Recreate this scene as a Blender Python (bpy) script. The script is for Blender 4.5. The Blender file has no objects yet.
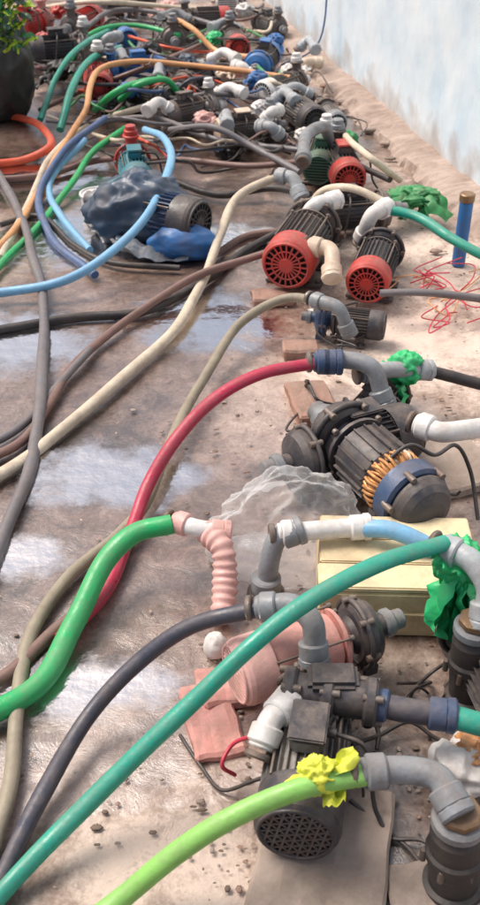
import bpy, bmesh, math, random
from mathutils import Vector, Matrix, noise
random.seed(7)
sc=bpy.context.scene
H=1.55; F=1000.0; TH=math.atan(712/F)
ct,st=math.cos(TH),math.sin(TH)
def P(u,v,z=0.0):
    """point of the yard at height z (site survey: sight line from the 1.55 m survey station meets height z)"""
    a=(u-240)/F; b=(v-452.5)/F
    d=Vector((a, ct-b*st, -st-b*ct))
    t=(z-H)/d.z
    return Vector((0,0,H))+d*t
# ---------------------------------------------------------------- materials
MATS={}
def mat(name,col,rough=.5,metal=0,dirt=.35,s=14,bump=.12,dcol=(.12,.09,.07),dust=.3):
    if name in MATS: return MATS[name]
    m=bpy.data.materials.new(name); m.use_nodes=True; nt=m.node_tree; N=nt.nodes; L=nt.links
    b=N['Principled BSDF']; tc=N.new('ShaderNodeTexCoord')
    n1=N.new('ShaderNodeTexNoise'); n1.inputs['Scale'].default_value=s; n1.inputs['Detail'].default_value=9; n1.inputs['Roughness'].default_value=.72
    L.new(tc.outputs['Object'],n1.inputs['Vector'])
    r=N.new('ShaderNodeMapRange'); r.inputs[1].default_value=.42; r.inputs[2].default_value=.64; r.inputs[3].default_value=dirt*.15; r.inputs[4].default_value=dirt
    L.new(n1.outputs['Fac'],r.inputs[0])
    mx=N.new('ShaderNodeMix'); mx.data_type='RGBA'; mx.inputs[6].default_value=(*col,1); mx.inputs[7].default_value=(*dcol,1)
    L.new(r.outputs[0],mx.inputs[0])
    ge=N.new('ShaderNodeNewGeometry'); sx=N.new('ShaderNodeSeparateXYZ'); L.new(ge.outputs['Normal'],sx.inputs[0])
    n3=N.new('ShaderNodeTexNoise'); n3.inputs['Scale'].default_value=s*2.1; n3.inputs['Detail'].default_value=8; n3.inputs['Roughness'].default_value=.7; L.new(ge.outputs['Position'],n3.inputs['Vector'])
    u=N.new('ShaderNodeMapRange'); u.inputs[1].default_value=.1; u.inputs[2].default_value=1; L.new(sx.outputs[2],u.inputs[0])
    k=N.new('ShaderNodeMapRange'); k.inputs[1].default_value=.42; k.inputs[2].default_value=.62; k.inputs[4].default_value=dust; k.inputs[3].default_value=dust*.15; L.new(n3.outputs['Fac'],k.inputs[0])
    mm=N.new('ShaderNodeMath'); mm.operation='MULTIPLY'; L.new(u.outputs[0],mm.inputs[0]); L.new(k.outputs[0],mm.inputs[1])
    mx2=N.new('ShaderNodeMix'); mx2.data_type='RGBA'; L.new(mm.outputs[0],mx2.inputs[0]); L.new(mx.outputs[2],mx2.inputs[6]); mx2.inputs[7].default_value=(.30,.235,.19,1)
    L.new(mx2.outputs[2],b.inputs['Base Color'])
    r2=N.new('ShaderNodeMapRange'); r2.inputs[1].default_value=.3; r2.inputs[2].default_value=.7; r2.inputs[3].default_value=max(.05,rough-.15); r2.inputs[4].default_value=min(1,rough+.38)
    L.new(n1.outputs['Fac'],r2.inputs[0]); L.new(r2.outputs[0],b.inputs['Roughness'])
    b.inputs['Metallic'].default_value=metal
    n2=N.new('ShaderNodeTexNoise'); n2.inputs['Scale'].default_value=s*7; n2.inputs['Detail'].default_value=5
    L.new(tc.outputs['Object'],n2.inputs['Vector'])
    bp=N.new('ShaderNodeBump'); bp.inputs['Strength'].default_value=bump; bp.inputs['Distance'].default_value=.01
    L.new(n2.outputs['Fac'],bp.inputs['Height']); L.new(bp.outputs[0],b.inputs['Normal'])
    MATS[name]=m; return m
HD=dict(dust=.26)
M=dict(
 teal=mat('hose_teal',(.005,.35,.25),.30,dirt=.32,**HD), lime=mat('hose_lime',(.27,.60,.13),.33,dirt=.32,**HD), navy=mat('hose_navy',(.04,.047,.078),.35,**HD),
 green=mat('hose_green',(.008,.44,.13),.30,dirt=.30,**HD), olive=mat('hose_olive',(.32,.28,.20),.45,dirt=.5,dust=.35), magenta=mat('hose_magenta',(.50,.018,.07),.32,dirt=.38,dust=.2),
 cream=mat('hose_cream',(.70,.60,.46),.45,dirt=.5,dust=.3,dcol=(.3,.22,.16)), brown=mat('hose_brown',(.19,.10,.085),.45,**HD), greyh=mat('hose_grey',(.15,.145,.16),.43,dirt=.45,**HD),
 sky=mat('hose_lightblue',(.20,.48,.74),.35,dirt=.28,**HD), orange=mat('hose_orange',(.80,.38,.15),.42), redh=mat('hose_red',(.76,.09,.03),.42),
 blue=mat('hose_blue',(.05,.12,.28),.42), blk=mat('rubber_black',(.018,.018,.022),.42,dirt=.4,dust=.15),
 cgreen=mat('hose_darkgreen',(.03,.30,.09),.4), white=mat('pvc_white',(.78,.77,.76),.35,dirt=.5,dcol=(.38,.31,.25)), wcream=mat('pvc_cream',(.72,.58,.45),.4,dirt=.5,dcol=(.35,.24,.17)),
 grey=mat('pvc_grey',(.25,.28,.31),.38,dirt=.65), lgrey=mat('pvc_lightgrey',(.42,.46,.49),.38,dirt=.55),
 cast=mat('cast_iron',(.10,.10,.108),.5,.25,dirt=.75,dust=.55,dcol=(.15,.095,.065)), dark=mat('cast_dark',(.028,.032,.045),.38,.05,dirt=.55,dust=.36), dblue=mat('cast_darkblue',(.03,.075,.17),.4,.05,dirt=.4,dust=.25),
 alu=mat('aluminium_dirty',(.25,.25,.25),.45,.4,dirt=.75,dust=.5), red=mat('paint_red',(.62,.028,.022),.38,dirt=.6,dust=.4), pblue=mat('paint_blue',(.015,.17,.48),.38,dirt=.45,dust=.25),
 pteal=mat('paint_teal',(.015,.21,.27),.4,dirt=.5,dust=.3), pgreen=mat('paint_green',(.035,.14,.09),.45,dirt=.6,dust=.4), pink=mat('paint_pink',(.70,.32,.28),.5,dirt=.7,dcol=(.28,.15,.12),dust=.35),
 lpink=mat('plastic_pink',(.80,.46,.42),.45,dirt=.6,dcol=(.42,.24,.2)), copper=mat('copper_winding',(.68,.32,.11),.4,.3,dirt=.5,s=40,dust=.1), crate=mat('crate_yellow',(.82,.68,.42),.6,dirt=.65,s=9,dcol=(.42,.30,.17)),
 ragg=mat('rag_green',(.02,.52,.18),.36,dirt=.2,dust=.08), ragy=mat('rag_yellow',(.68,.72,.06),.45,dirt=.15,dust=.1), yg=mat('leaf_yellowgreen',(.42,.62,.03),.55,dirt=.15,dust=.1),
 wire=mat('wire_black',(.02,.02,.025),.4), wirer=mat('wire_red',(.6,.04,.08),.4,dirt=.1,dust=.1), steel=mat('galvanised',(.20,.18,.165),.5,.5,dirt=.75,dust=.4,dcol=(.16,.09,.06)),
 brass=mat('brass',(.30,.18,.09),.45,.5,dirt=.6), stone=mat('stone',(.50,.39,.33),.9,dirt=.75,s=5,bump=.5,dcol=(.22,.15,.12),dust=.5), slab=mat('slab',(.40,.32,.27),.8,dirt=.65,s=6,bump=.4),
 brick=mat('brick_worn',(.40,.22,.165),.8,dirt=.6,s=8,bump=.4,dust=.5),
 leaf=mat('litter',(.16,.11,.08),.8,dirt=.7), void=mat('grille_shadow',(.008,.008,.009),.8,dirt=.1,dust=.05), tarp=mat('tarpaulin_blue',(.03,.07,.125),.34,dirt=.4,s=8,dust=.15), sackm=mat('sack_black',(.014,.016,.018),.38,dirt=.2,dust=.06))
# ---------------------------------------------------------------- geometry accumulator
def frame(p0,p1):
    d=(p1-p0).normalized(); a=Vector((0,0,1)) if abs(d.z)<.9 else Vector((1,0,0))
    x=a.cross(d).normalized(); y=d.cross(x); return d,x,y
def smoothpts(pts,n=9):
    pts=[Vector(p) for p in pts]
    if len(pts)<3: return [pts[0].lerp(pts[-1],i/n) for i in range(n+1)]
    q=[pts[0]*2-pts[1]]+pts+[pts[-1]*2-pts[-2]]; out=[]
    for i in range(1,len(q)-2):
        p0,p1,p2,p3=q[i-1:i+3]
        def tj(a,b): return max(1e-4,(b-a).length**.5)
        t0=0;t1=t0+tj(p0,p1);t2=t1+tj(p1,p2);t3=t2+tj(p2,p3)
        for k in range(n):
            t=t1+(t2-t1)*k/n
            A1=p0*((t1-t)/(t1-t0))+p1*((t-t0)/(t1-t0));A2=p1*((t2-t)/(t2-t1))+p2*((t-t1)/(t2-t1));A3=p2*((t3-t)/(t3-t2))+p3*((t-t2)/(t3-t2))
            B1=A1*((t2-t)/(t2-t0))+A2*((t-t0)/(t2-t0));B2=A2*((t3-t)/(t3-t1))+A3*((t-t1)/(t3-t1))
            out.append(B1*((t2-t)/(t2-t1))+B2*((t-t1)/(t2-t1)))
    out.append(pts[-1]); return out
class Geo:
    def __init__(s): s.v=[];s.f=[];s.m=[];s.sm=[];s.mats=[]
    def mi(s,m):
        m=M[m] if isinstance(m,str) else m
        if m not in s.mats: s.mats.append(m)
        return s.mats.index(m)
    def add(s,vs,fs,m,smooth=True,X=None):
        o=len(s.v); s.v+=[(X@Vector(v)) if X else Vector(v) for v in vs]
        k=s.mi(m)
        for f in fs: s.f.append([i+o for i in f]); s.m.append(k); s.sm.append(smooth)
    def ring(s,c,x,y,r,n): return [c+x*(r*math.cos(2*math.pi*i/n))+y*(r*math.sin(2*math.pi*i/n)) for i in range(n)]
    def lathe(s,p0,p1,prof,m,n=28,X=None,cap=True):
        p0=Vector(p0);p1=Vector(p1); d,x,y=frame(p0,p1); Ln=(p1-p0).length
        for (a,ra),(b,rb) in zip(prof,prof[1:]):
            vs=s.ring(p0+d*a*Ln,x,y,ra,n)+s.ring(p0+d*b*Ln,x,y,rb,n)
            s.add(vs,[[i,(i+1)%n,n+(i+1)%n,n+i] for i in range(n)],m,True,X)
        if cap:
            for (a,ra) in (prof[0],prof[-1]):
                if ra>1e-4: s.add(s.ring(p0+d*a*Ln,x,y,ra,n),[list(range(n))],m,False,X)
    def cyl(s,p0,p1,r,m,n=24,X=None,bev=None):
        Ln=(Vector(p1)-Vector(p0)).length; b=min(.12*r,.3*Ln) if bev is None else bev
        s.lathe(p0,p1,[(0,r-b),(b/Ln,r),(1-b/Ln,r),(1,r-b)],m,n,X)
    def hexn(s,p0,p1,r,m,X=None): s.cyl(p0,p1,r,m,8,X)
    def torus(s,c,d,R,r,m,n=32,k=8,X=None):
        c=Vector(c); dd,x,y=frame(Vector((0,0,0)),Vector(d)); vs=[]
        for i in range(n):
            a=2*math.pi*i/n; e=x*math.cos(a)+y*math.sin(a)
            for j in range(k):
                b=2*math.pi*j/k; vs.append(c+e*(R+r*math.cos(b))+dd*(r*math.sin(b)))
        s.add(vs,[[i*k+j,i*k+(j+1)%k,((i+1)%n)*k+(j+1)%k,((i+1)%n)*k+j] for i in range(n) for j in range(k)],m,True,X)
    def box(s,c,size,m,X=None,bev=.004,rot=None):
        bm=bmesh.new(); bmesh.ops.create_cube(bm,size=1)
        bmesh.ops.scale(bm,vec=size,verts=bm.verts)
        if bev: bmesh.ops.bevel(bm,geom=bm.edges[:],offset=min(bev,min(size)*.4),segments=2,affect='EDGES')
        if rot: bmesh.ops.rotate(bm,cent=(0,0,0),matrix=rot,verts=bm.verts)
        bm.verts.index_update()
        s.add([v.co+Vector(c) for v in bm.verts],[[v.index for v in f.verts] for f in bm.faces],m,False,X); bm.free()
    def tube(s,pts,r,m,n=14,sub=9,X=None,rf=None,wob=0):
        c=smoothpts(pts,sub)
        if wob:
            for i,p in enumerate(c): 
                k=min(1,i/8,(len(c)-1-i)/8); c[i]=p+Vector((noise.noise(p*4),noise.noise(p*4+Vector((7,0,0))),.25*noise.noise(p*5)))*.008*k
        T=[(c[min(i+1,len(c)-1)]-c[max(i-1,0)]).normalized() for i in range(len(c))]
        a=Vector((0,0,1)) if abs(T[0].z)<.9 else Vector((1,0,0)); x=a.cross(T[0]).normalized()
        vs=[];dist=0
        for i,p in enumerate(c):
            if i: dist+=(c[i]-c[i-1]).length
            x=(x-T[i]*x.dot(T[i])).normalized(); y=T[i].cross(x)
            rr=r*(rf(dist) if rf else 1)
            if wob:
                rg=s.ring(p,x,y,rr,n); kx=1+wob*noise.noise(p*6)
                vs+=[Vector(((q.x-p.x)*kx+p.x,(q.y-p.y)*kx+p.y,(q.z-p.z)/kx*.96+p.z)) for q in rg]
            else: vs+=s.ring(p,x,y,rr,n)
        k=len(c); fs=[[i*n+j,i*n+(j+1)%n,(i+1)*n+(j+1)%n,(i+1)*n+j] for i in range(k-1) for j in range(n)]
        s.add(vs,fs,m,True,X); s.add(vs[:n],[list(range(n))],m,False,X); s.add(vs[-n:],[list(range(n))],m,False,X)
    def lump(s,c,size,m,seed=0,amp=.45,nu=56,nv=36,flat=.0,fr=1.6,fine=1.0):
        c=Vector(c); vs=[];o=Vector((seed*3.1,seed*1.7,seed*.9))
        for j in range(nv+1):
            ph=math.pi*j/nv
            for i in range(nu):
                th=2*math.pi*i/nu; d=Vector((math.sin(ph)*math.cos(th),math.sin(ph)*math.sin(th),math.cos(ph)))
                w=1-abs(noise.noise(d*fr+o))*2; w2=1-abs(noise.noise(d*fr*2.7+o*2))*2; w3=noise.noise(d*fr*7+o)
                k=1+amp*(w-.6)+amp*.45*fine*(w2-.6)+amp*.22*fine*w3
                q=Vector((d.x*size[0],d.y*size[1],d.z*size[2]))*k+c
                if q.z<.003: q.z=.003+.002*abs(w3)
                vs.append(q)
        s.add(vs,[[j*nu+i,j*nu+(i+1)%nu,(j+1)*nu+(i+1)%nu,(j+1)*nu+i] for j in range(nv) for i in range(nu)],m,True)
    def strip(s,pts,w,m,seed=0,n=7):
        c=smoothpts(pts,8); vs=[]
        for i,p in enumerate(c):
            t=(c[min(i+1,len(c)-1)]-c[max(i-1,0)]).normalized(); a=Vector((0,0,1)) if abs(t.z)<.8 else Vector((1,.2,0)); x=a.cross(t).normalized(); y=t.cross(x)
            ww=w*(.6+.5*math.sin(min(1,(i+2)/len(c))*2.6)+.2*noise.noise(p*30))
            for j in range(n):
                e=j/(n-1)-.5; vs.append(p+x*e*ww+y*(.3*ww*noise.noise(Vector((e*5+seed,i*.35,seed)))+ww*.22*math.sin(e*9+i*.3)))
        s.add(vs,[[i*n+j,i*n+j+1,(i+1)*n+j+1,(i+1)*n+j] for i in range(len(c)-1) for j in range(n-1)],m,True)
    def build(s,name,X=None):
        me=bpy.data.meshes.new(name); me.from_pydata([tuple(v) for v in s.v],[],s.f)
        for m in s.mats: me.materials.append(m)
        me.polygons.foreach_set('material_index',s.m); me.polygons.foreach_set('use_smooth',s.sm); me.update()
        bm=bmesh.new(); bm.from_mesh(me); bmesh.ops.recalc_face_normals(bm,faces=bm.faces); bm.to_mesh(me); bm.free()
        o=bpy.data.objects.new(name,me); sc.collection.objects.link(o)
        if X: o.matrix_world=X
        return o
# ---------------------------------------------------------------- pump
def pump(u,v,head,s=1.0,body='cast',fan='dark',vol='cast',base='cast',style='radial',coil=False,z0=0.0,outlet=True,box=True,port='grey',roll=0,fins=True):
    """motor pump: axis on local X, +X = volute/inlet end, u,v = motor middle"""
    g=Geo(); h=.10
    R=.066
    x0,x1=-.11,.07
    if coil:
        g.cyl((-.048,0,h),(x1,0,h),R,body,32)
        for i in range(18):
            a=2*math.pi*i/18; X=Matrix.Translation((0,0,h))@Matrix.Rotation(a,4,'X'); g.box((.01,0,R+.003),(.10,.004,.008),body,X,.001)
        g.cyl((-.10,0,h),(-.045,0,h),R*.60,'cast',24)
        for i in range(34):
            a=2*math.pi*i/34+random.uniform(-.05,.05); e=Vector((0,math.cos(a),math.sin(a)))
            for rr in (.050,.058,.065):
                c=Vector((0,0,h))+e*rr; sk=Vector((0,-math.sin(a),math.cos(a)))*random.uniform(-.008,.008)
                g.tube([c+Vector((-.045,0,0)),c+sk+Vector((-.065,0,0))+e*random.uniform(0,.005),c+sk+Vector((-.090,0,0))-e*.012],.0038,'copper' if random.random()<.85 else 'wcream',6,4)
    else:
        g.cyl((x0,0,h),(x1,0,h),R,body,36)
        if fins:
            for i in range(30):
                a=2*math.pi*i/30
                X=Matrix.Translation((0,0,h))@Matrix.Rotation(a,4,'X')
                g.box(((x0+x1)/2,0,R+.004),((x1-x0)*.86,.0028,.013),body,X,.001)
    g.lathe((x1,0,h),(x1+.025,0,h),[(0,R+.008),(.35,R+.008),(.5,R),(1,R*.72)],body,32)
    for i in range(4):
        a=math.pi/4+i*math.pi/2; e=Vector((0,math.cos(a),math.sin(a)))*(R+.012)
        if not coil: g.cyl(Vector((x0+.01,0,h))+e,Vector((x1+.012,0,h))+e,.003,'steel',8)
        g.hexn(Vector((x1+.008,0,h))+e,Vector((x1+.018,0,h))+e,.007,'steel')
    fx=-.175; Rf=R+.011
    if style=='dome':
        g.lathe((fx-.02,0,h),(x0+.012,0,h),[(0,.018),(.03,.032),(.12,.052),(.25,.063),(.42,.069),(.5,.069)],'dark',40)
        g.lathe((fx+.035,0,h),(x0+.018,0,h),[(0,Rf-.008),(.1,Rf),(.9,Rf),(1,Rf-.006)],fan,40)
        for i in range(6):
            a=i*math.pi/3+.2; e=Vector((0,math.cos(a),math.sin(a)))*(Rf-.003); g.hexn(Vector((fx+.02,0,h))+e,Vector((fx+.05,0,h))+e,.007,'steel')
    else:
        g.lathe((fx,0,h),(x0+.012,0,h),[(0,Rf-.012),(.12,Rf-.003),(.25,Rf),(1,Rf)],fan,40,cap=False)
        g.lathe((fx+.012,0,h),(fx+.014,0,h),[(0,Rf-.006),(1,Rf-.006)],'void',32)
        g.torus((fx+.001,0,h),(1,0,0),Rf-.012,.004,fan)
    if style=='radial':
        g.cyl((fx-.002,0,h),(fx+.006,0,h),.022,fan,24)
        g.torus((fx+.001,0,h),(1,0,0),.042,.0026,fan)
        for i in range(20):
            a=2*math.pi*i/20; X=Matrix.Translation((0,0,h))@Matrix.Rotation(a,4,'X')
            g.box((fx+.001,0,.043),(.004,.0052,.048),fan,X,.001)
    elif style=='mesh':
        n=8; rr=Rf-.014
        for i in range(-n+1,n):
            y=i*rr/n; l=math.sqrt(max(0,rr*rr-y*y))
            for ax in range(3):
                X=Matrix.Translation((0,0,h))@Matrix.Rotation(ax*math.pi/3+.2,4,'X')
                if i%2==0 : g.box((fx+.002+ax*.0007,y,0),(.0035,.0048,2*l),'cast',X,.0008)
    elif style=='slots':
        for i in range(-4,5):
            y=i*.0135; l=math.sqrt(max(0,(Rf-.012)**2-y*y)); g.box((fx+.001,0,h+y),(.004,2*l,.008),fan,None,.001)
    g.lathe((x1+.02,0,h),(x1+.05,0,h),[(0,R*.7),(.3,R*.5),(1,R*.75)],vol,28)
    vx=x1+.045; Rv=.078
    g.lathe((vx,0,h),(vx+.062,0,h),[(0,Rv*.8),(.1,Rv*.95),(.3,Rv),(.55,Rv),(.8,Rv*.88),(1,Rv*.5)],vol,36)
    g.torus((vx+.012,0,h),(1,0,0),Rv+.004,.007,vol)
    for i in range(6):
        a=i*math.pi/3; e=Vector((0,math.cos(a),math.sin(a)))*(Rv+.003); g.hexn(Vector((vx-.004,0,h))+e,Vector((vx+.030,0,h))+e,.008,'steel')
    g.cyl((vx+.055,0,h),(vx+.10,0,h),.026,vol,24); g.hexn((vx+.082,0,h),(vx+.108,0,h),.034,port)
    g.cyl((vx+.105,0,h),(vx+.135,0,h),.024,port)
    if outlet:
        ox=vx+.03
        g.cyl((ox,0,h+Rv*.8),(ox,0,h+Rv+.035),.027,vol); g.cyl((ox,0,h+Rv+.028),(ox,0,h+Rv+.042),.040,vol)
        g.hexn((ox,0,h+Rv+.040),(ox,0,h+Rv+.065),.033,port)
        g.cyl((ox,0,h+Rv+.06),(ox,0,h+Rv+.085),.025,port)
    for x in (-.07,.045):
        for sy in (-1,1):
            g.box((x,sy*.05,.025),(.03,.012,.05),base,None,.003); g.box((x,sy*.062,.006),(.045,.045,.01),base,None,.002); g.hexn((x,sy*.07,.01),(x,sy*.07,.02),.007,'steel')
    g.box((.135+.01,0,.018),(.04,.11,.03),vol,None,.004)
    if box:
        g.box((-.02,0,h+R+.022),(.085,.06,.036),body if not coil else 'dark',None,.006); g.box((-.02,0,h+R+.044),(.092,.067,.008),fan,None,.003)
        g.cyl((-.02,-.03,h+R+.02),(-.02,-.05,h+R+.02),.009,'blk')
        g.tube([(-.02,-.05,h+R+.02),(-.03,-.10,h+R+.01),(-.06,-.13,.05),(-.10,-.16,.008),(-.2,-.15,.008)],.0045,'wire',8,6)
    p=P(u,v,z0+h*s)
    X=Matrix.Translation((p.x,p.y,z0))@Matrix.Rotation(math.radians(head),4,'Z')@Matrix.Rotation(math.radians(roll),4,'X')@Matrix.Scale(s,4)
    g.build('water_pump',X)
def W(l): return [P(*p) if not isinstance(p,Vector) else p for p in l]
def hose(name,l,r,m,clamp=False,wob=.14):
    g=Geo(); pts=W(l); g.tube(pts,r,m,16,12,wob=wob)
    return g.build(name)
def fitting(l,r,m,name='pipe_elbow',ends=(1,1),mc=None,collar=1.32):
    g=Geo(); pts=W(l); g.tube(pts,r,m,18,8); mc=mc or m
    if ends[0]:
        d=(pts[1]-pts[0]).normalized(); g.cyl(pts[0]-d*.004,pts[0]+d*r*1.3,r*collar,mc); g.cyl(pts[0]-d*.012,pts[0],r*1.05,mc)
        g.cyl(pts[0]-d*.030,pts[0]-d*.018,r*1.12,'steel')
    if ends[1]:
        d=(pts[-2]-pts[-1]).normalized(); g.cyl(pts[-1]-d*.004,pts[-1]+d*r*1.3,r*collar,mc); g.hexn(pts[-1]-d*.02,pts[-1]-d*.001,r*collar*1.08,mc)
    return g.build(name)
def cable(name,l,r=.004,m='wire'):
    g=Geo(); g.tube(W(l),r,m,8,8); return g.build(name)
# ---------------------------------------------------------------- ground
def ground():
    blobs=[ # u,v,rx,ry,tone,wet
     (60,420,.9,1.0,-.06,.6),(75,238,.36,.34,.50,1.1),(30,262,.4,.15,.30,.9),(210,340,.5,.6,.02,.7),(120,500,.5,.3,-.14,.8),(270,410,.28,.35,.26,.1),  # second blob: bright sky sheen on the wet floor, painted in as lighter tone
     (440,330,.6,.5,.46,-.4),(440,250,.5,.5,.38,-.4),(100,640,.5,.25,-.04,.7),(150,850,.20,.14,.50,-.3),(240,900,.2,.12,.40,-.3),(50,770,.3,.2,.04,.7),
     (400,880,.22,.17,-.45,.6),(385,655,.20,.07,.45,-.2),(330,820,.13,.12,-.3,.2),(200,560,.35,.3,.05,.4),(370,400,.4,.3,.22,0),
     (20,330,.5,.4,-.04,.9),(170,130,1,1,-.18,.6),(20,200,.6,.8,.10,.9),(250,225,.4,.35,-.2,.6),(350,520,.4,.2,.25,0),(60,40,1.2,1.2,-.1,.5),(240,470,.3,.2,.0,.5),(215,790,.12,.1,.2,.1),
     (100,450,.25,.15,-.18,.4),(180,300,.3,.15,-.16,.5),(20,600,.2,.2,-.10,.6),(240,600,.12,.1,.25,0)]
    B=[(P(a,b,0),rx,ry,t,w) for a,b,rx,ry,t,w in blobs]
    xs=[-90,-40,-15,-6]+[-3.2+i*.04 for i in range(135)]+[4,8,20,60,90]
    ys=[-60,-20,-5,0]+[.4+i*.045 for i in range(200)]+[10,12,16,25,50,120]
    vs=[];tone=[];wet=[]
    for y in ys:
        for x in xs:
            p=Vector((x,y,0)); t=.38+.22*noise.noise(p*1.3)+.18*noise.noise(p*4.1); w=.25+.35*noise.noise(p*1.7+Vector((9,9,0)))
            for c,rx,ry,tt,ww in B:
                d=((x-c.x)/rx)**2+((y-c.y)/ry)**2
                if d<5:
                    k=math.exp(-d*1.1); t+=tt*k; w+=ww*k
            wet.append(min(1,max(0,w))); tone.append(min(1,max(0,t)))
            inn=-3.2<x<2.2 and .4<y<9.5
            vs.append((x,y,(.012*noise.noise(p*2.2)+.004*noise.noise(p*9) -.004) if inn else -.004))
    n=len(xs); fs=[(j*n+i,j*n+i+1,(j+1)*n+i+1,(j+1)*n+i) for j in range(len(ys)-1) for i in range(n-1)]
    me=bpy.data.meshes.new('ground'); me.from_pydata(vs,[],fs)
    at=me.color_attributes.new('soil_sheen','FLOAT_COLOR','POINT')
    at.data.foreach_set('color',[c for t,w in zip(tone,wet) for c in (t,w,0,1)])
    me.polygons.foreach_set('use_smooth',[True]*len(fs))
    m=bpy.data.materials.new('wet_concrete'); m.use_nodes=True; nt=m.node_tree;N=nt.nodes;L=nt.links;b=N['Principled BSDF']
    a=N.new('ShaderNodeAttribute');a.attribute_name='soil_sheen'; sp=N.new('ShaderNodeSeparateColor'); L.new(a.outputs['Color'],sp.inputs[0])
    tc=N.new('ShaderNodeTexCoord')
    def nz(s,d=8,r=.6,dist=0):
        q=N.new('ShaderNodeTexNoise');q.inputs['Scale'].default_value=s;q.inputs['Detail'].default_value=d;q.inputs['Roughness'].default_value=r;q.inputs['Distortion'].default_value=dist;L.new(tc.outputs['Object'],q.inputs['Vector']);return q.outputs['Fac']
    def ma(op,x,y,z=None):
        q=N.new('ShaderNodeMath');q.operation=op
        for i,k in enumerate((x,y,z)):
            if k is None: continue
            if isinstance(k,(int,float)): q.inputs[i].default_value=k
            else: L.new(k,q.inputs[i])
        return q.outputs[0]
    n1=nz(3.2,11,.68,.6);n2=nz(15,10,.75,.7);n3=nz(90,6,.75)
    t=ma('ADD',sp.outputs[0],ma('MULTIPLY',ma('SUBTRACT',n1,.5),1.6)); t=ma('ADD',t,ma('MULTIPLY',ma('SUBTRACT',n2,.5),1.5)); t=ma('ADD',t,ma('MULTIPLY',ma('SUBTRACT',n3,.5),.9))
    cr=N.new('ShaderNodeValToRGB'); e=cr.color_ramp.elements; e[0].position=0;e[0].color=(.078,.052,.039,1);e[1].position=1;e[1].color=(.72,.58,.49,1)
    for pos,c in ((.25,(.195,.132,.102,1)),(.5,(.335,.24,.193,1)),(.75,(.50,.385,.32,1))):
        k=e.new(pos);k.color=c
    L.new(t,cr.inputs[0])
    w=ma('ADD',sp.outputs[1],ma('MULTIPLY',ma('SUBTRACT',n1,.5),-2.2)); w=ma('ADD',w,ma('MULTIPLY',ma('SUBTRACT',n2,.5),.9))
    mr=N.new('ShaderNodeMapRange');mr.interpolation_type='SMOOTHSTEP'; L.new(w,mr.inputs[0]); mr.inputs[1].default_value=.40; mr.inputs[2].default_value=.66
    wetf=mr.outputs[0]
    dk=N.new('ShaderNodeMix');dk.data_type='RGBA';dk.blend_type='MULTIPLY'; L.new(wetf,dk.inputs[0]); L.new(cr.outputs[0],dk.inputs[6]); dk.inputs[7].default_value=(.72,.68,.66,1)
    L.new(dk.outputs[2],b.inputs['Base Color'])
    rg=ma('SUBTRACT',.65,ma('MULTIPLY',wetf,.35)); L.new(rg,b.inputs['Roughness'])
    L.new(wetf,b.inputs['Coat Weight']); b.inputs['Coat Roughness'].default_value=.07; b.inputs['Coat IOR'].default_value=2.2; b.inputs['Coat Tint'].default_value=(1,.98,.96,1)
    hgt=ma('ADD',ma('MULTIPLY',n2,1),ma('MULTIPLY',n3,.35))
    bp=N.new('ShaderNodeBump');bp.inputs['Distance'].default_value=.012; L.new(hgt,bp.inputs['Height']); L.new(ma('SUBTRACT',.8,ma('MULTIPLY',wetf,.4)),bp.inputs['Strength'])
    L.new(bp.outputs[0],b.inputs['Normal'])
    bp2=N.new('ShaderNodeBump');bp2.inputs['Distance'].default_value=.012; L.new(n2,bp2.inputs['Height']); bp2.inputs['Strength'].default_value=.28
    L.new(bp2.outputs[0],b.inputs['Coat Normal'])
    me.materials.append(m); o=bpy.data.objects.new('ground',me); sc.collection.objects.link(o)
ground()
# thin standing water: feathered, rippled film over the dips in the floor
wm=bpy.data.materials.new('standing_water');wm.use_nodes=True;nt=wm.node_tree;N=nt.nodes;L=nt.links
for n_ in list(N):
    if n_.type=='BSDF_PRINCIPLED': N.remove(n_)
gl=N.new('ShaderNodeBsdfGlossy');gl.inputs['Roughness'].default_value=.09;gl.inputs[0].default_value=(.92,.88,.85,1);tr=N.new('ShaderNodeBsdfTransparent');fr=N.new('ShaderNodeFresnel');fr.inputs[0].default_value=1.75
ms=N.new('ShaderNodeMixShader');L.new(tr.outputs[0],ms.inputs[1]);L.new(gl.outputs[0],ms.inputs[2]);L.new(ms.outputs[0],N['Material Output'].inputs[0])
tcn=N.new('ShaderNodeTexCoord');nn=N.new('ShaderNodeTexNoise');nn.inputs['Scale'].default_value=22;nn.inputs['Detail'].default_value=5;L.new(tcn.outputs['Object'],nn.inputs[0]);bb=N.new('ShaderNodeBump');bb.inputs['Strength'].default_value=.30;bb.inputs['Distance'].default_value=.01;L.new(nn.outputs[0],bb.inputs['Height']);L.new(bb.outputs[0],gl.inputs['Normal']);L.new(bb.outputs[0],fr.inputs['Normal'])
at=N.new('ShaderNodeAttribute');at.attribute_name='depth';n5=N.new('ShaderNodeTexNoise');n5.inputs['Scale'].default_value=9;n5.inputs['Detail'].default_value=9;n5.inputs['Roughness'].default_value=.7;L.new(tcn.outputs['Object'],n5.inputs[0])
ad=N.new('ShaderNodeMath');ad.operation='MULTIPLY_ADD';L.new(n5.outputs[0],ad.inputs[0]);ad.inputs[1].default_value=1.6;L.new(at.outputs['Fac'],ad.inputs[2])
mr=N.new('ShaderNodeMapRange');mr.interpolation_type='SMOOTHSTEP';mr.inputs[1].default_value=1.0;mr.inputs[2].default_value=1.6;L.new(ad.outputs[0],mr.inputs[0])
mu=N.new('ShaderNodeMath');mu.operation='MULTIPLY';L.new(mr.outputs[0],mu.inputs[0]);L.new(fr.outputs[0],mu.inputs[1]);L.new(mu.outputs[0],ms.inputs[0])
M['water']=wm
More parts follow.
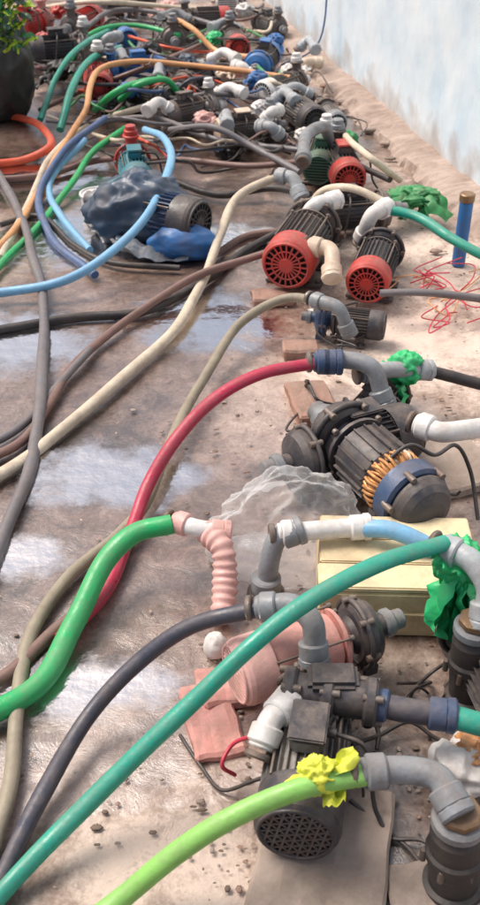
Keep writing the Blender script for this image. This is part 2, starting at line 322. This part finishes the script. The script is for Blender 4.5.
for (u,v,rx,ry) in [(75,240,.50,.42),(20,345,.35,.3),(40,180,.7,.5),(210,325,.4,.3),(110,480,.35,.2),(90,690,.25,.12),(20,560,.2,.12),(240,245,.3,.25),(150,60,1.2,1.0)]:
    g=Geo();c=P(u,v,0);n=60;K=10;vs=[Vector((c.x,c.y,.010))];dep=[1.0]
    for k in range(1,K+1):
        for i in range(n):
            a=2*math.pi*i/n; vs.append(Vector((c.x+rx*k/K*math.cos(a),c.y+ry*k/K*math.sin(a),.010+.0003*k))); dep.append(1-(k/K)**1.3)
    fs=[[0,1+i,1+(i+1)%n] for i in range(n)]+[[1+(k-1)*n+i,1+k*n+i,1+k*n+(i+1)%n,1+(k-1)*n+(i+1)%n] for k in range(1,K) for i in range(n)]
    g.add(vs,fs,'water',True); o=g.build('puddle'); A=o.data.attributes.new('depth','FLOAT','POINT'); A.data.foreach_set('value',dep)
# ---------------------------------------------------------------- wall
wA=P(480,200); wB=P(255,0); wd=(wA-wB).normalized(); wn=Vector((wd.y,-wd.x,0))
if wn.x>0: wn=-wn      # faces the yard
def wall():
    g=Geo(); L=16; n=200; k=30; Hh=2.3; vs=[]
    s0=wB-wd*5
    for i in range(n+1):
        for j in range(k+1):
            p=s0+wd*(L*i/n)+Vector((0,0,Hh*j/k)); off=.012*noise.noise(p*2)+.005*noise.noise(p*9)
            vs.append(p+wn*off-Vector((0,0,.02)))
    fs=[[i*(k+1)+j,i*(k+1)+j+1,(i+1)*(k+1)+j+1,(i+1)*(k+1)+j] for i in range(n) for j in range(k)]
    m=bpy.data.materials.new('whitewash');m.use_nodes=True;nt=m.node_tree;N=nt.nodes;LK=nt.links;b=N['Principled BSDF']
    tc=N.new('ShaderNodeTexCoord');mp=N.new('ShaderNodeMapping');mp.inputs['Scale'].default_value=(1.6,1.6,1.1);LK.new(tc.outputs['Object'],mp.inputs[0])
    q=N.new('ShaderNodeTexNoise');q.inputs['Scale'].default_value=2.4;q.inputs['Detail'].default_value=10;q.inputs['Roughness'].default_value=.6;q.inputs['Distortion'].default_value=.3;LK.new(mp.outputs[0],q.inputs[0])
    cr=N.new('ShaderNodeValToRGB');e=cr.color_ramp.elements;e[0].position=.30;e[0].color=(.54,.68,.79,1);e[1].position=.70;e[1].color=(.80,.84,.87,1)
    k2=e.new(.48);k2.color=(.68,.775,.84,1)
    LK.new(q.outputs[0],cr.inputs[0])
    sx=N.new('ShaderNodeSeparateXYZ');LK.new(tc.outputs['Object'],sx.inputs[0])
    q2=N.new('ShaderNodeTexNoise');q2.inputs['Scale'].default_value=7;q2.inputs['Detail'].default_value=8;LK.new(tc.outputs['Object'],q2.inputs[0])
    ad=N.new('ShaderNodeMath');ad.operation='MULTIPLY_ADD';LK.new(q2.outputs[0],ad.inputs[0]);ad.inputs[1].default_value=-.5;LK.new(sx.outputs[2],ad.inputs[2])
    mr=N.new('ShaderNodeMapRange');LK.new(ad.outputs[0],mr.inputs[0]);mr.inputs[1].default_value=-.22;mr.inputs[2].default_value=-.08;mr.inputs[3].default_value=.7;mr.inputs[4].default_value=0
    mx=N.new('ShaderNodeMix');mx.data_type='RGBA';LK.new(mr.outputs[0],mx.inputs[0]);LK.new(cr.outputs[0],mx.inputs[6]);mx.inputs[7].default_value=(.42,.36,.32,1)
    LK.new(mx.outputs[2],b.inputs['Base Color']);b.inputs['Roughness'].default_value=.85
    bp=N.new('ShaderNodeBump');bp.inputs['Strength'].default_value=.3;bp.inputs['Distance'].default_value=.02;LK.new(q2.outputs[0],bp.inputs['Height']);LK.new(bp.outputs[0],b.inputs['Normal'])
    g.add(vs,fs,m,True)
    s1=s0+wd*L; b0=-wn*.2
    g.add([s0+b0,s1+b0,s1+b0+Vector((0,0,Hh-.02)),s0+b0+Vector((0,0,Hh-.02)),s0+Vector((0,0,Hh-.02)),s1+Vector((0,0,Hh-.02)),s0,s1],[[0,1,2,3],[3,2,5,4],[0,3,4,6],[1,2,5,7]],m,False)
    g.build('plastered_wall')
    g=Geo(); n=900;prof=[(-.02,.047),(.05,.045),(.10,.040),(.14,.028),(.16,.008),(.18,-.02)]; vs=[]
    for i in range(n+1):
        c=s0+wd*(L*i/n)
        for a,h in prof:
            p=c+wn*a; w=noise.noise(c*2.1); w2=noise.noise(p*11);w3=noise.noise(p*36); vs.append(c+wn*(a*(1+.45*w)+.035*w2+.012*w3)+Vector((0,0,h*(1+.5*w)+.012*w2+.007*w3)))
    k=len(prof); g.add(vs,[[i*k+j,i*k+j+1,(i+1)*k+j+1,(i+1)*k+j] for i in range(n) for j in range(k-1)],'stone',False)
    g.build('wall_footing')
    g=Geo()
    for i in range(200):
        t=random.uniform(3,12.5); c=s0+wd*t+wn*(.08+abs(random.gauss(0,.14))); s=random.uniform(.006,.030)
        g.lump((c.x,c.y,s*.4+.003),(s*random.uniform(.8,1.8),s*random.uniform(.7,1.3),s*.6),random.choice(['stone','slab','brick','stone']),i,.35,10,7)
    g.build('rubble')
wall()
g=Geo()
for i in range(900):
    u=random.uniform(200,480) if random.random()<.65 else random.uniform(0,480); v=random.uniform(120,905)
    p=P(u,v,0)
    if p.x>wA.x-.2+(wA.y-p.y)*.22: continue
    s=random.uniform(.0012,.0045); g.lump((p.x,p.y,s*.5+.001),(s*random.uniform(.7,2.6),s*random.uniform(.7,2.0),s*.5),random.choice(['leaf','stone','brick','slab','leaf']),i,.3,6,4)
g.build('litter')
# ---------------------------------------------------------------- near pumps
pump(308,752,80,.96,'alu','dark','cast',style='mesh',outlet=False)
pump(306,650,24,.86,'pink','lpink','dark',base='pink',style='slots',outlet=False,box=False,z0=.03,fins=False)
pump(377,466,118,1.12,'dark','dblue','dark',style='dome',coil=True,outlet=False,box=False,z0=.03)
def slab(u,v,size,rot,m='slab',name='concrete_block',z=0):
    g=Geo(); p=P(u,v,0); bm=bmesh.new(); bmesh.ops.create_cube(bm,size=1); bmesh.ops.scale(bm,vec=size,verts=bm.verts)
    bmesh.ops.bevel(bm,geom=bm.edges[:],offset=.006,segments=1,affect='EDGES'); bmesh.ops.subdivide_edges(bm,edges=bm.edges[:],cuts=4,use_grid_fill=True)
    for q in bm.verts: q.co+=Vector((noise.noise(q.co*20+p),noise.noise(q.co*22-p),noise.noise(q.co*18)))*.008
    bm.verts.index_update(); g.add([q.co.copy() for q in bm.verts],[[q.index for q in f.verts] for f in bm.faces],m,False); bm.free()
    return g.build(name,Matrix.Translation((p.x,p.y,size[2]/2-.006+z))@Matrix.Rotation(math.radians(rot),4,'Z'))
slab(322,862,(.22,.30,.03),-12)
slab(212,722,(.10,.18,.022),14,'pink','pump_base')
slab(228,690,(.12,.10,.030),14,'pink','pump_base')
slab(312,408,(.12,.20,.04),10,'brick','brick')
slab(300,354,(.11,.07,.04),4,'brick','brick')
slab(272,300,(.14,.09,.03),5,'brick','brick')
slab(425,470,(.34,.26,.03),20)
g=Geo()
a=P(290,690,.17); b=P(375,702,.17); g.tube([a,a.lerp(b,.5),b],.034,'dark',20,5)
for t in (.0,.45,.95):
    c=a.lerp(b,t); d=(b-a).normalized(); g.cyl(c-d*.012,c+d*.012,.043,'dark')
    for k in range(4):
        an=k*math.pi/2+.6; e=Vector((0,math.cos(an),math.sin(an)))*.036; g.hexn(c-d*.018+e,c+d*.018+e,.007,'steel')
g.box((a.x*.5+b.x*.5,a.y,.203),(.09,.06,.024),'dark',None,.008)
c=P(320,735,.12); g.tube([a.lerp(b,.4),c],.026,'cast',16,4); g.cyl(c,c+Vector((0,-.02,-.01)),.04,'cast')
g.build('pipe_valve')
fitting([(372,703,.17),(405,710,.17),(445,715,.17)],.022,'navy','pipe_coupling',mc='dblue')
hose('teal_hose',[(440,714,.17),(470,722,.17),(520,735,.15),(600,760,.1)],.021,'teal')
fitting([(262,607,.25),(292,605,.26),(312,622,.25),(314,655,.19)],.021,'grey')
fitting([(263,742,.15),(270,722,.17),(285,705,.17)],.022,'white','pipe_coupling')
g=Geo();g.lump(P(216,646,.02)+Vector((0,0,.0)),(.026,.026,.033),'white',3,.12,24,16);g.build('plastic_cup')
fitting([(368,772,.22),(405,770,.22),(438,778,.22),(453,805,.205)],.022,'grey',mc='grey')
def checkvalve(u,v,z,r):
    g=Geo();p=P(u,v,z);q=Vector((p.x+.01,p.y-.01,0))
    g.lathe(q,p+Vector((0,0,.03)),[(0,r*1.05),(.04,r*1.15),(.12,r*1.15),(.14,r*.95),(.5,r),(.52,r*1.12),(.6,r*1.12),(.63,r),(.85,r*.98),(.93,r*.8),(1,r*.7)],'blk',32)
    g.cyl(p+Vector((0,0,.018)),p+Vector((0,0,.042)),r*.98,'grey'); g.hexn(p+Vector((0,0,.042)),p+Vector((0,0,.06)),r*.8,'brass')
    for k in range(6):
        e=Vector((math.cos(k*1.047),math.sin(k*1.047),0))*r*1.04; c=Vector((p.x,p.y,p.z*.56)); g.hexn(c+e-Vector((0,0,.012)),c+e+Vector((0,0,.016)),.006,'steel')
    g.build('non_return_valve')
checkvalve(456,832,.14,.044)
pump(500,672,100,.95,'dark','dark','dark',port='blk')
fitting([(445,548,.30),(470,560,.30),(488,588,.27),(485,618,.22)],.023,'lgrey')
checkvalve(472,640,.16,.040)
slab(452,905,(.20,.16,.02),8)
# ---------------------------------------------------------------- foreground hoses
hose('lime_hose',[(80,930,.02),(125,895,.05),(170,860,.11),(225,825,.17),(285,795,.21),(330,780,.22),(372,774,.22)],.0178,'lime')
hose('teal_hose',[(-40,940,.02),(10,885,.03),(90,803,.09),(180,715,.2),(260,640,.29),(320,595,.33),(385,560,.34),(445,543,.32)],.0162,'teal')
hose('black_hose',[(-60,960,.02),(-5,890,.02),(40,800,.03),(90,715,.06),(135,665,.12),(190,627,.2),(266,607,.25)],.0162,'navy')
hose('green_hose',[(-60,730,.03),(0,708,.03),(42,680,.03),(72,625,.05),(105,560,.10),(135,533,.13),(172,524,.14)],.0230,'green')
hose('olive_hose',[(-10,860,.02),(8,790,.02),(16,710,.02),(32,630,.02),(70,575,.02),(115,538,.02),(142,508,.03),(165,455,.05),(200,385,.06),(245,320,.09),(290,298,.13),(330,306,.15)],.0150,'olive')
hose('magenta_hose',[(60,640,.02),(105,590,.02),(132,528,.04),(148,485,.08),(175,440,.15),(215,398,.2),(265,372,.23),(325,362,.23)],.0165,'magenta')
hose('brown_hose',[(-40,700,.02),(10,672,.02),(55,630,.02),(100,595,.02),(130,540,.02)],.014,'brown')
hose('cream_hose',[(-60,505,.02),(0,475,.02),(60,432,.02),(120,380,.02),(170,335,.03),(202,285,.05),(220,235,.08),(240,195,.12),(282,174,.15)],.0170,'cream')
hose('brown_hose',[(-40,470,.02),(20,442,.02),(48,405,.02),(75,365,.02),(130,318,.03),(200,275,.08),(275,250,.13)],.0135,'brown')
hose('brown_hose',[(-40,458,.02),(15,430,.02),(50,395,.02),(90,350,.03)],.012,'greyh')
hose('grey_hose',[(-30,610,.02),(0,545,.02),(28,475,.02),(41,390,.035),(42,300,.03),(30,245,.03),(8,190,.03),(-30,130,.03)],.0170,'greyh')
hose('blue_hose',[(-50,296,.03),(10,292,.04),(65,280,.07),(115,250,.12),(152,208,.18),(170,165,.22),(164,138,.22),(145,130,.18)],.0160,'sky')
hose('black_hose',[(-40,338,.02),(20,326,.02),(80,318,.02),(140,312,.02),(200,285,.02),(250,248,.02),(300,222,.05)],.015,'blk')
hose('teal_hose',[(375,208,.2),(415,216,.19),(450,238,.17),(485,256,.14),(560,285,.08)],.018,'teal')
hose('cream_hose',[(305,215,.1),(322,192,.2),(350,188,.24),(390,205,.2)],.015,'cream')
hose('black_hose',[(420,369,.14),(450,376,.12),(490,386,.09),(560,400,.05)],.017,'blk')
hose('grey_hose',[(380,293,.1),(430,293,.1),(490,300,.08),(560,310,.05)],.013,'greyh')
hose('blue_hose',[(355,528,.17),(390,530,.18),(425,545,.16),(445,560,.12)],.020,'sky')
fitting([(178,522,.14),(196,528,.14),(222,532,.13)],.020,'white','pipe_coupling',mc='lpink')
g=Geo();g.tube(W([(205,530,.13),(222,548,.12),(225,580,.07),(222,618,.02)]),.026,'lpink',20,16,rf=lambda d:1+.10*math.sin(d*330)+.05*math.sin(d*57));g.build('corrugated_pipe')
fitting([(267,590,.03),(270,560,.11),(278,538,.16),(295,532,.17)],.022,'grey')
fitting([(283,533,.17),(320,530,.17),(362,527,.17)],.021,'white','pipe_coupling')
g=Geo();p=P(266,590,.03);g.cyl(Vector((p.x,p.y,0)),Vector((p.x,p.y,.03)),.042,'cast');g.cyl(Vector((p.x,p.y,.03)),Vector((p.x,p.y,.07)),.033,'grey');g.build('foot_valve')
def crate():
    g=Geo(); w,d,h,t=.33,.24,.12,.018
    g.box((0,-d/2+t/2,h/2),(w,t,h),'crate');g.box((0,d/2-t/2,h/2),(w,t,h),'crate')
    g.box((-w/2+t/2,0,h/2),(t,d-2*t-.002,h-.003),'crate');g.box((w/2-t/2,0,h/2),(t,d-2*t-.002,h-.003),'crate')
    g.box((0,0,.01),(w-.04,d-.04,.014),'crate')
    for i in range(3): g.box((0.002*i,(-d/3)*1+i*d/3,h+.008),(w+.01-.006*i,d/3-.004,.014),'crate',None,.003)
    g.box((0,-d/2-.004,h*.55),(w*.96,.006,.012),'crate')
    p=P(398,637,0); g.build('wooden_crate',Matrix.Translation((p.x,p.y+.12,.002))@Matrix.Rotation(math.radians(-2),4,'Z'))
crate()
g=Geo();p=P(320,775,.22);g.lump(p,(.034,.027,.030),'ragy',4,.5,fine=.7)
g.strip([p,p+Vector((.03,0,.025)),p+Vector((.055,.01,.045))],.028,'ragy',1);g.strip([p,p+Vector((-.03,-.01,.0)),p+Vector((-.055,-.02,-.01))],.035,'ragy',2);g.strip([p,p+Vector((.02,-.025,-.02)),p+Vector((.025,-.04,-.02))],.03,'ragy',3);g.build('yellow_rag')
g=Geo();p=P(457,562,.27);g.lump(p,(.045,.04,.055),'ragg',9,.38,fine=.6)
for i,(dx,dz) in enumerate([(-.05,-.13),(-.02,-.16),(0,-.17),(.02,-.15),(.04,-.12),(.05,.05),(-.05,.03)]): g.strip([p,p+Vector((dx*.6,-.03,dz*.5)),p+Vector((dx,-.035,dz))],.055,'ragg',i+5)
g.build('green_rag')
g=Geo();p=P(405,368,.16);g.lump(p,(.048,.042,.045),'ragg',12,.38,fine=.6);g.strip([p,p+Vector((-.01,-.03,-.06)),p+Vector((0,-.03,-.10))],.05,'ragg',8);g.strip([p,p+Vector((-.05,-.01,.01)),p+Vector((-.08,-.02,.0))],.05,'ragg',9);g.build('green_rag')
g=Geo();p=P(412,197,.1);g.lump(p,(.10,.06,.035),'cgreen',15,.5)
for k in range(4): g.strip([p,p+Vector((.05*(k-1.5),-.05,.0)),p+Vector((.09*(k-1.5),-.08,-.06))],.07,'cgreen',k)
g.build('green_rag')
m=bpy.data.materials.new('clear_polythene');m.use_nodes=True;nt=m.node_tree;N=nt.nodes;L=nt.links;b=N['Principled BSDF'];b.inputs['Base Color'].default_value=(.86,.87,.88,1);b.inputs['Roughness'].default_value=.10
tr=N.new('ShaderNodeBsdfTransparent');ms=N.new('ShaderNodeMixShader');lw=N.new('ShaderNodeLayerWeight');lw.inputs[0].default_value=.3
mr=N.new('ShaderNodeMapRange');mr.inputs[3].default_value=.10;mr.inputs[4].default_value=.52;L.new(lw.outputs['Facing'],mr.inputs[0]);L.new(mr.outputs[0],ms.inputs[0]);L.new(tr.outputs[0],ms.inputs[1]);L.new(b.outputs[0],ms.inputs[2]);L.new(ms.outputs[0],N['Material Output'].inputs[0]);M['bag']=m
g=Geo();p=P(288,536,.07);g.lump(p,(.175,.12,.16),'bag',23,.22,130,90,fr=1.3,fine=.8);g.build('plastic_bag')
g=Geo();p=P(462,768,.05);g.lump(p,(.06,.06,.05),'white',31,.3,fine=.6);g.lump(p+Vector((.03,.02,.035)),(.04,.04,.03),'orange',32,.4);g.build('net_sack')
# ---------------------------------------------------------------- mid pumps
pump(352,446,205,1.0,'dark','dark','dark',outlet=False)
fitting([(420,425,.2),(440,432,.2),(465,430,.19),(500,425,.16)],.025,'white','pipe_coupling')
fitting([(318,362,.23),(345,360,.23),(372,368,.22),(383,400,.14)],.023,'grey',mc='grey')
fitting([(318,362,.23),(335,362,.23)],.025,'dblue','pipe_coupling')
fitting([(365,374,.18),(385,370,.18),(425,370,.15)],.022,'lgrey','pipe_coupling')
pump(375,408,60,.75,'cast','dark','cast',outlet=False)
pump(302,242,72,1.18,'cast','red','cast',outlet=False,box=False)
pump(375,264,74,.95,'dark','red','dark',outlet=False,box=False)
fitting([(312,246,.17),(330,250,.17),(332,275,.12)],.026,'wcream','pipe_coupling')
fitting([(315,300,.15),(338,308,.15),(348,330,.08)],.020,'grey')
pump(350,322,165,.62,'cast','dark','dblue',outlet=False,box=False)
g=Geo();p=P(325,312,.03);g.lump(p,(.05,.04,.03),'white',51,.35);g.build('cloth')
pump(342,166,96,.95,'cast','red','cast'); pump(350,212,10,.9,'dark','dark','cast',outlet=False)
fitting([(300,225,.12),(315,205,.2),(335,200,.2)],.026,'white','pipe_elbow'); fitting([(362,238,.1),(372,215,.2),(385,208,.2)],.026,'white','pipe_elbow')
fitting([(278,176,.15),(292,178,.15),(300,195,.1)],.025,'lgrey')
fitting([(303,160,.24),(307,135,.26),(325,128,.24),(330,150,.12)],.025,'grey')
pump(152,213,150,1.2,'dblue','dark','pteal',outlet=False,box=False)
pump(135,170,100,.9,'pteal','pteal','red',outlet=True,port='red')
g=Geo();p=P(140,212,.10);g.lump(p,(.20,.15,.15),'tarp',61,.24,90,60,fr=1.3,fine=.6)
p=P(184,243,.06);g.lump(p,(.13,.07,.07),'pblue',64,.14,60,40,fr=1.2,fine=.5);g.strip([P(115,240,.05),P(150,250,.04),P(190,258,.02)],.10,'tarp',66);g.build('blue_tarpaulin')
g=Geo();p=P(98,215,0);g.lathe((p.x,p.y,0),(p.x,p.y,.09),[(0,.045),(.5,.06),(1,.062)],'white');g.torus((p.x,p.y,.09),(0,0,1),.062,.006,'white');g.build('plastic_pot')
g=Geo();p=P(458,265,0);g.cyl((p.x,p.y,0),(p.x,p.y,.24),.024,'pblue');g.cyl((p.x,p.y,.24),(p.x,p.y,.27),.027,'brass');g.build('standpipe')
far=[(322,158,80,.9,'pgreen','pgreen','cast'),(300,112,112,.9,'alu','dark','cast'),(245,128,20,.8,'cast','wcream','cast'),(283,88,50,.9,'alu','white','cast'),
 (262,60,256,.95,'cast','pblue','pblue'),(236,42,100,.9,'cast','red','cast'),(190,112,35,.85,'cast','cast','alu'),(197,80,240,.85,'dark','dblue','cast'),(135,70,200,.9,'pblue','pblue','pblue'),
 (97,80,98,1.0,'red','red','cast'),(150,95,320,.85,'cast','dark','dark'),(82,22,250,1.0,'red','red','cast'),(30,24,60,1,'red','red','pink'),(120,35,115,.9,'cast','pblue','cast'),(172,34,280,.9,'dark','dark','cast'),
 (205,18,190,.9,'cast','red','cast'),(228,-2,90,1,'alu','white','cast'),(130,0,220,1,'cast','cast','dark'),(60,48,20,1,'dark','dark','alu'),(332,116,100,.7,'alu','grey','cast'),(270,24,300,.8,'alu','dark','cast')]
for i,(u,v,h,s,a,b,c) in enumerate(far):
    pump(u,v,h,s,a,b,c,port='white' if i%3==0 else 'grey',style='radial' if i%2 else 'slots',roll=random.uniform(-6,6),box=i%2==0,outlet=i%3!=1)
R=random.Random(3)
for u,v in [(225,122),(275,100),(310,95),(210,60),(295,70),(160,75),(115,60),(240,30),(190,20),(100,45),(280,135),(170,110),(250,75),(300,48),(215,95),(265,120)]:
    a=R.uniform(0,6.28);fitting([(u,v,.12),(u+14*math.cos(a),v-8,.16),(u+28*math.cos(a),v-4+6*math.sin(a),.15)],.024,R.choice(['white','lgrey','white','wcream','lgrey','grey']))
for i,(u,v,z,s,mm) in enumerate([(205,120,.1,.055,'lpink'),(262,108,.12,.05,'white'),(292,72,.12,.06,'white'),(185,62,.1,.06,'tarp'),(150,50,.12,.06,'sackm'),(225,75,.1,.05,'wcream'),(60,70,.1,.07,'sackm'),(110,105,.06,.07,'sackm'),(245,10,.12,.06,'white'),(345,140,.05,.06,'cgreen'),(228,150,.04,.06,'sackm'),(170,8,.1,.07,'lpink'),(215,38,.1,.05,'ragg'),(275,40,.1,.05,'pblue'),(155,64,.1,.05,'red'),(60,12,.12,.06,'red'),(258,78,.14,.05,'pblue'),(128,90,.12,.05,'pblue'),(305,135,.1,.045,'white'),(45,40,.14,.06,'red')]):
    g=Geo();p=P(u,v,z);g.lump(p,(s,s*.8,s*.7),mm,70+i,.38,40,26,fine=.7)
    for k in range(3): e=Vector((R.uniform(-1,1),R.uniform(-1,.3),R.uniform(-.8,.3)))*s; g.strip([p,p+e*1.1,p+e*1.9+Vector((0,0,-.02))],s*.8,mm,i+k*3)
    g.build('rag')
fh=[('orange_hose',[(-30,275,.03),(10,235,.03),(50,170,.04),(85,110,.12),(100,70,.2),(130,62,.2),(200,66,.16),(290,78,.14)],.015,'orange'),
('red_hose',[(-20,112,.03),(20,118,.03),(45,130,.06),(50,148,.06),(25,160,.03),(-20,165,.03)],.018,'redh'),
('green_hose',[(-30,295,.02),(20,245,.02),(60,200,.03),(95,150,.08),(125,128,.1)],.014,'green'),
('green_hose',[(60,130,.05),(70,95,.15),(90,60,.2),(120,48,.14)],.018,'teal'),
('teal_hose',[(40,120,.05),(55,80,.14),(78,48,.2),(110,30,.14)],.015,'teal'),
('green_hose',[(70,60,.05),(90,35,.15),(130,25,.15),(180,35,.12)],.015,'green'),
('blue_hose',[(95,275,.02),(50,235,.03),(40,190,.05),(65,150,.12),(105,118,.15)],.015,'blue'),
('blue_hose',[(90,250,.02),(60,215,.03),(50,180,.05),(85,140,.12)],.014,'sky'),
('cream_hose',[(0,258,.02),(30,200,.03),(50,160,.05),(90,125,.06),(150,105,.1)],.015,'cream'),
('black_hose',[(-20,180,.03),(40,176,.03),(100,160,.04),(180,160,.08),(250,166,.1),(300,162,.12)],.014,'brown'),
('black_hose',[(170,180,.03),(220,195,.03),(270,188,.05),(310,195,.1)],.015,'blk'),
('black_hose',[(80,125,.05),(150,118,.1),(220,140,.08),(300,150,.1)],.013,'greyh'),
('grey_hose',[(150,110,.06),(200,95,.14),(260,98,.1),(310,108,.1)],.013,'greyh'),
('black_hose',[(100,100,.04),(170,98,.1),(230,118,.07),(290,130,.08)],.013,'blk'),
('orange_hose',[(160,15,.1),(195,30,.18),(215,50,.1),(260,58,.12)],.015,'orange'),
('grey_hose',[(20,60,.06),(70,38,.15),(120,10,.14),(190,18,.12),(230,30,.1)],.016,'greyh'),
('red_hose',[(40,110,.05),(90,88,.06),(140,70,.15),(200,45,.1)],.013,'brown'),
('cream_hose',[(30,10,.1),(90,2,.2),(150,5,.16),(220,12,.1)],.016,'cream'),
('black_hose',[(310,130,.1),(350,160,.12),(390,180,.12)],.013,'blk'),
('white_hose',[(330,120,.12),(350,140,.2),(372,160,.22),(400,180,.1)],.014,'cream'),
('green_hose',[(95,110,.05),(120,90,.18),(160,78,.15)],.017,'green'),
('black_hose',[(0,225,.02),(35,215,.02),(75,245,.02),(110,262,.02),(180,268,.02)],.011,'blk'),
('brown_hose',[(215,255,.02),(250,235,.02),(300,232,.03),(345,235,.05)],.013,'brown'),
('grey_hose',[(170,130,.1),(215,128,.2),(250,145,.15),(300,172,.12)],.014,'greyh'),
('green_hose',[(120,100,.1),(140,84,.2),(165,80,.2),(180,95,.1)],.016,'green')]
for n,l,r,mm in fh: hose(n,l,r,mm)
cols=[('black_hose','blk'),('grey_hose','greyh'),('brown_hose','brown'),('black_hose','navy'),('cream_hose','cream'),('blue_hose','blue'),('black_hose','blk'),('green_hose','cgreen'),('red_hose','redh'),('brown_hose','brown')]
for k in range(46):
    n,mm=cols[k%10]; u=R.uniform(40,230); v=R.uniform(2,150); du=R.uniform(12,38); l=[]
    for j in range(6):
        l.append((u,v,R.uniform(.02,.09)+(.12 if j in(2,3) else 0)*R.random())); u+=du*R.uniform(.5,1.4); v+=R.uniform(-14,14)
        u=min(u,262+max(0,v)*.5)
    hose(n,l,R.uniform(.005,.011),mm)
# dark sack top-left with plant
g=Geo();p=P(-2,118,0);g.lump((p.x,p.y,.26),(.20,.18,.33),'sackm',40,.16,80,60,fr=1.3,fine=.6)
g.strip([(p.x-.1,p.y,.5),(p.x,p.y-.05,.62),(p.x+.08,p.y-.1,.58)],.14,'sackm',3,11)
g.build('black_sack')
g=Geo()
for k in range(110):
    x=p.x+R.uniform(-.10,.22); z=R.uniform(.36,.66); y=p.y-.21-.03*R.random()
    root=Vector((p.x+.05,p.y-.12,.34)); q=Vector((x,y,z)); e=Vector((R.uniform(-.06,.10),R.uniform(-.05,.0),R.uniform(-.03,.09)))
    if k%5==0: g.tube([root,root.lerp(q,.5)+Vector((0,-.04,.02)),q],.003,'cgreen',6,5)
    g.strip([q,q+e*.5+Vector((0,0,.015)),q+e],.034,['yg','yg','cgreen','pgreen'][k%4],41+k,5)
g.build('leafy_plant')
# ---------------------------------------------------------------- cables
def onwall(t,z,off=.03): return wB+wd*t+wn*off+Vector((0,0,z))
cable('hanging_cable',[onwall(1.2,2.2),onwall(1.45,1.5),onwall(1.75,.9,.04),onwall(1.95,.5,.06),onwall(2.0,.15,.12),onwall(1.9,.03,.3)],.005,'blue')
cable('hanging_cable',[onwall(3.3,2.2),onwall(3.2,1.3),onwall(3.3,.9)],.004,'wire')
for k in range(12):
    u0=R.uniform(400,470);v0=R.uniform(262,325);l=[(u0,v0,.02)]
    for j in range(6): u0+=R.uniform(-28,34);v0+=R.uniform(-16,18);l.append((max(385,u0),max(255,min(345,v0)),R.uniform(.006,.08)))
    cable('red_wire',l,.0023,'wirer' if k%4 else 'orange')
def tangle(u,v,n,ru,rv,seed):
    R=random.Random(seed)
    for k in range(n):
        a,b=u+R.uniform(-ru,ru),v+R.uniform(-rv,rv); l=[(a,b,R.uniform(.01,.1))]
        for j in range(5): a+=R.uniform(-ru,ru)*.7;b+=R.uniform(-rv,rv)*.7;l.append((a,b,R.uniform(.008,.09)))
        cable('power_cable',l,R.uniform(.0025,.0045),'wire')
tangle(330,395,3,30,25,3);tangle(430,470,3,40,30,4);tangle(330,330,3,30,20,5);tangle(260,130,6,70,30,6);tangle(180,60,6,80,30,7);tangle(300,225,3,40,20,8);tangle(420,690,3,30,20,9);tangle(120,90,4,60,30,10);tangle(370,770,3,30,30,11)
cable('power_cable',[(350,800,.03),(385,830,.008),(410,850,.008),(428,880,.008),(440,930,.008)],.004)
cable('power_cable',[(365,820,.008),(390,838,.008),(425,842,.02),(440,870,.008)],.0035)
cable('power_cable',[(352,745,.05),(380,735,.02),(410,722,.03),(440,740,.008),(500,745,.008)],.004)
cable('power_cable',[(180,735,.006),(200,765,.006),(222,790,.006),(250,782,.03),(270,775,.05)],.0035)
cable('power_cable',[(375,500,.1),(385,465,.2),(410,445,.24),(435,455,.2),(455,445,.2),(470,470,.12),(478,520,.02)],.005,'wire')
cable('power_cable',[(235,775,.02),(222,765,.06),(232,745,.08),(255,735,.12)],.004,'wirer')
# ---------------------------------------------------------------- light
w=bpy.data.worlds.new('World');sc.world=w;w.use_nodes=True;nt=w.node_tree;bg=nt.nodes['Background'];s=nt.nodes.new('ShaderNodeTexSky');s.sky_type='NISHITA';s.sun_disc=False
EL,AZ=math.radians(58),math.radians(-65)
s.sun_elevation=EL;s.sun_rotation=AZ;s.air_density=1.1;s.dust_density=7;s.ozone_density=.6;nt.links.new(s.outputs[0],bg.inputs[0]);bg.inputs[1].default_value=.145
ld=bpy.data.lights.new('sun','SUN');ld.energy=2.75;ld.angle=math.radians(30);ld.color=(1,.96,.915);lo=bpy.data.objects.new('sun',ld);sc.collection.objects.link(lo)
sd=Vector((math.sin(AZ)*math.cos(EL),math.cos(AZ)*math.cos(EL),math.sin(EL)));lo.rotation_euler=sd.to_track_quat('Z','Y').to_euler()
cd=bpy.data.cameras.new('camera');cd.sensor_fit='VERTICAL';cd.sensor_height=24;cd.lens=24*F/905;cd.clip_end=500;cd.clip_start=.05
cd.dof.use_dof=True;cd.dof.focus_distance=2.3;cd.dof.aperture_fstop=4.5
co=bpy.data.objects.new('camera',cd);sc.collection.objects.link(co);co.location=(0,0,H);co.rotation_euler=(math.pi/2-TH,0,0);sc.camera=co
sc.view_settings.view_transform='Standard';sc.view_settings.look='None';sc.view_settings.exposure=0
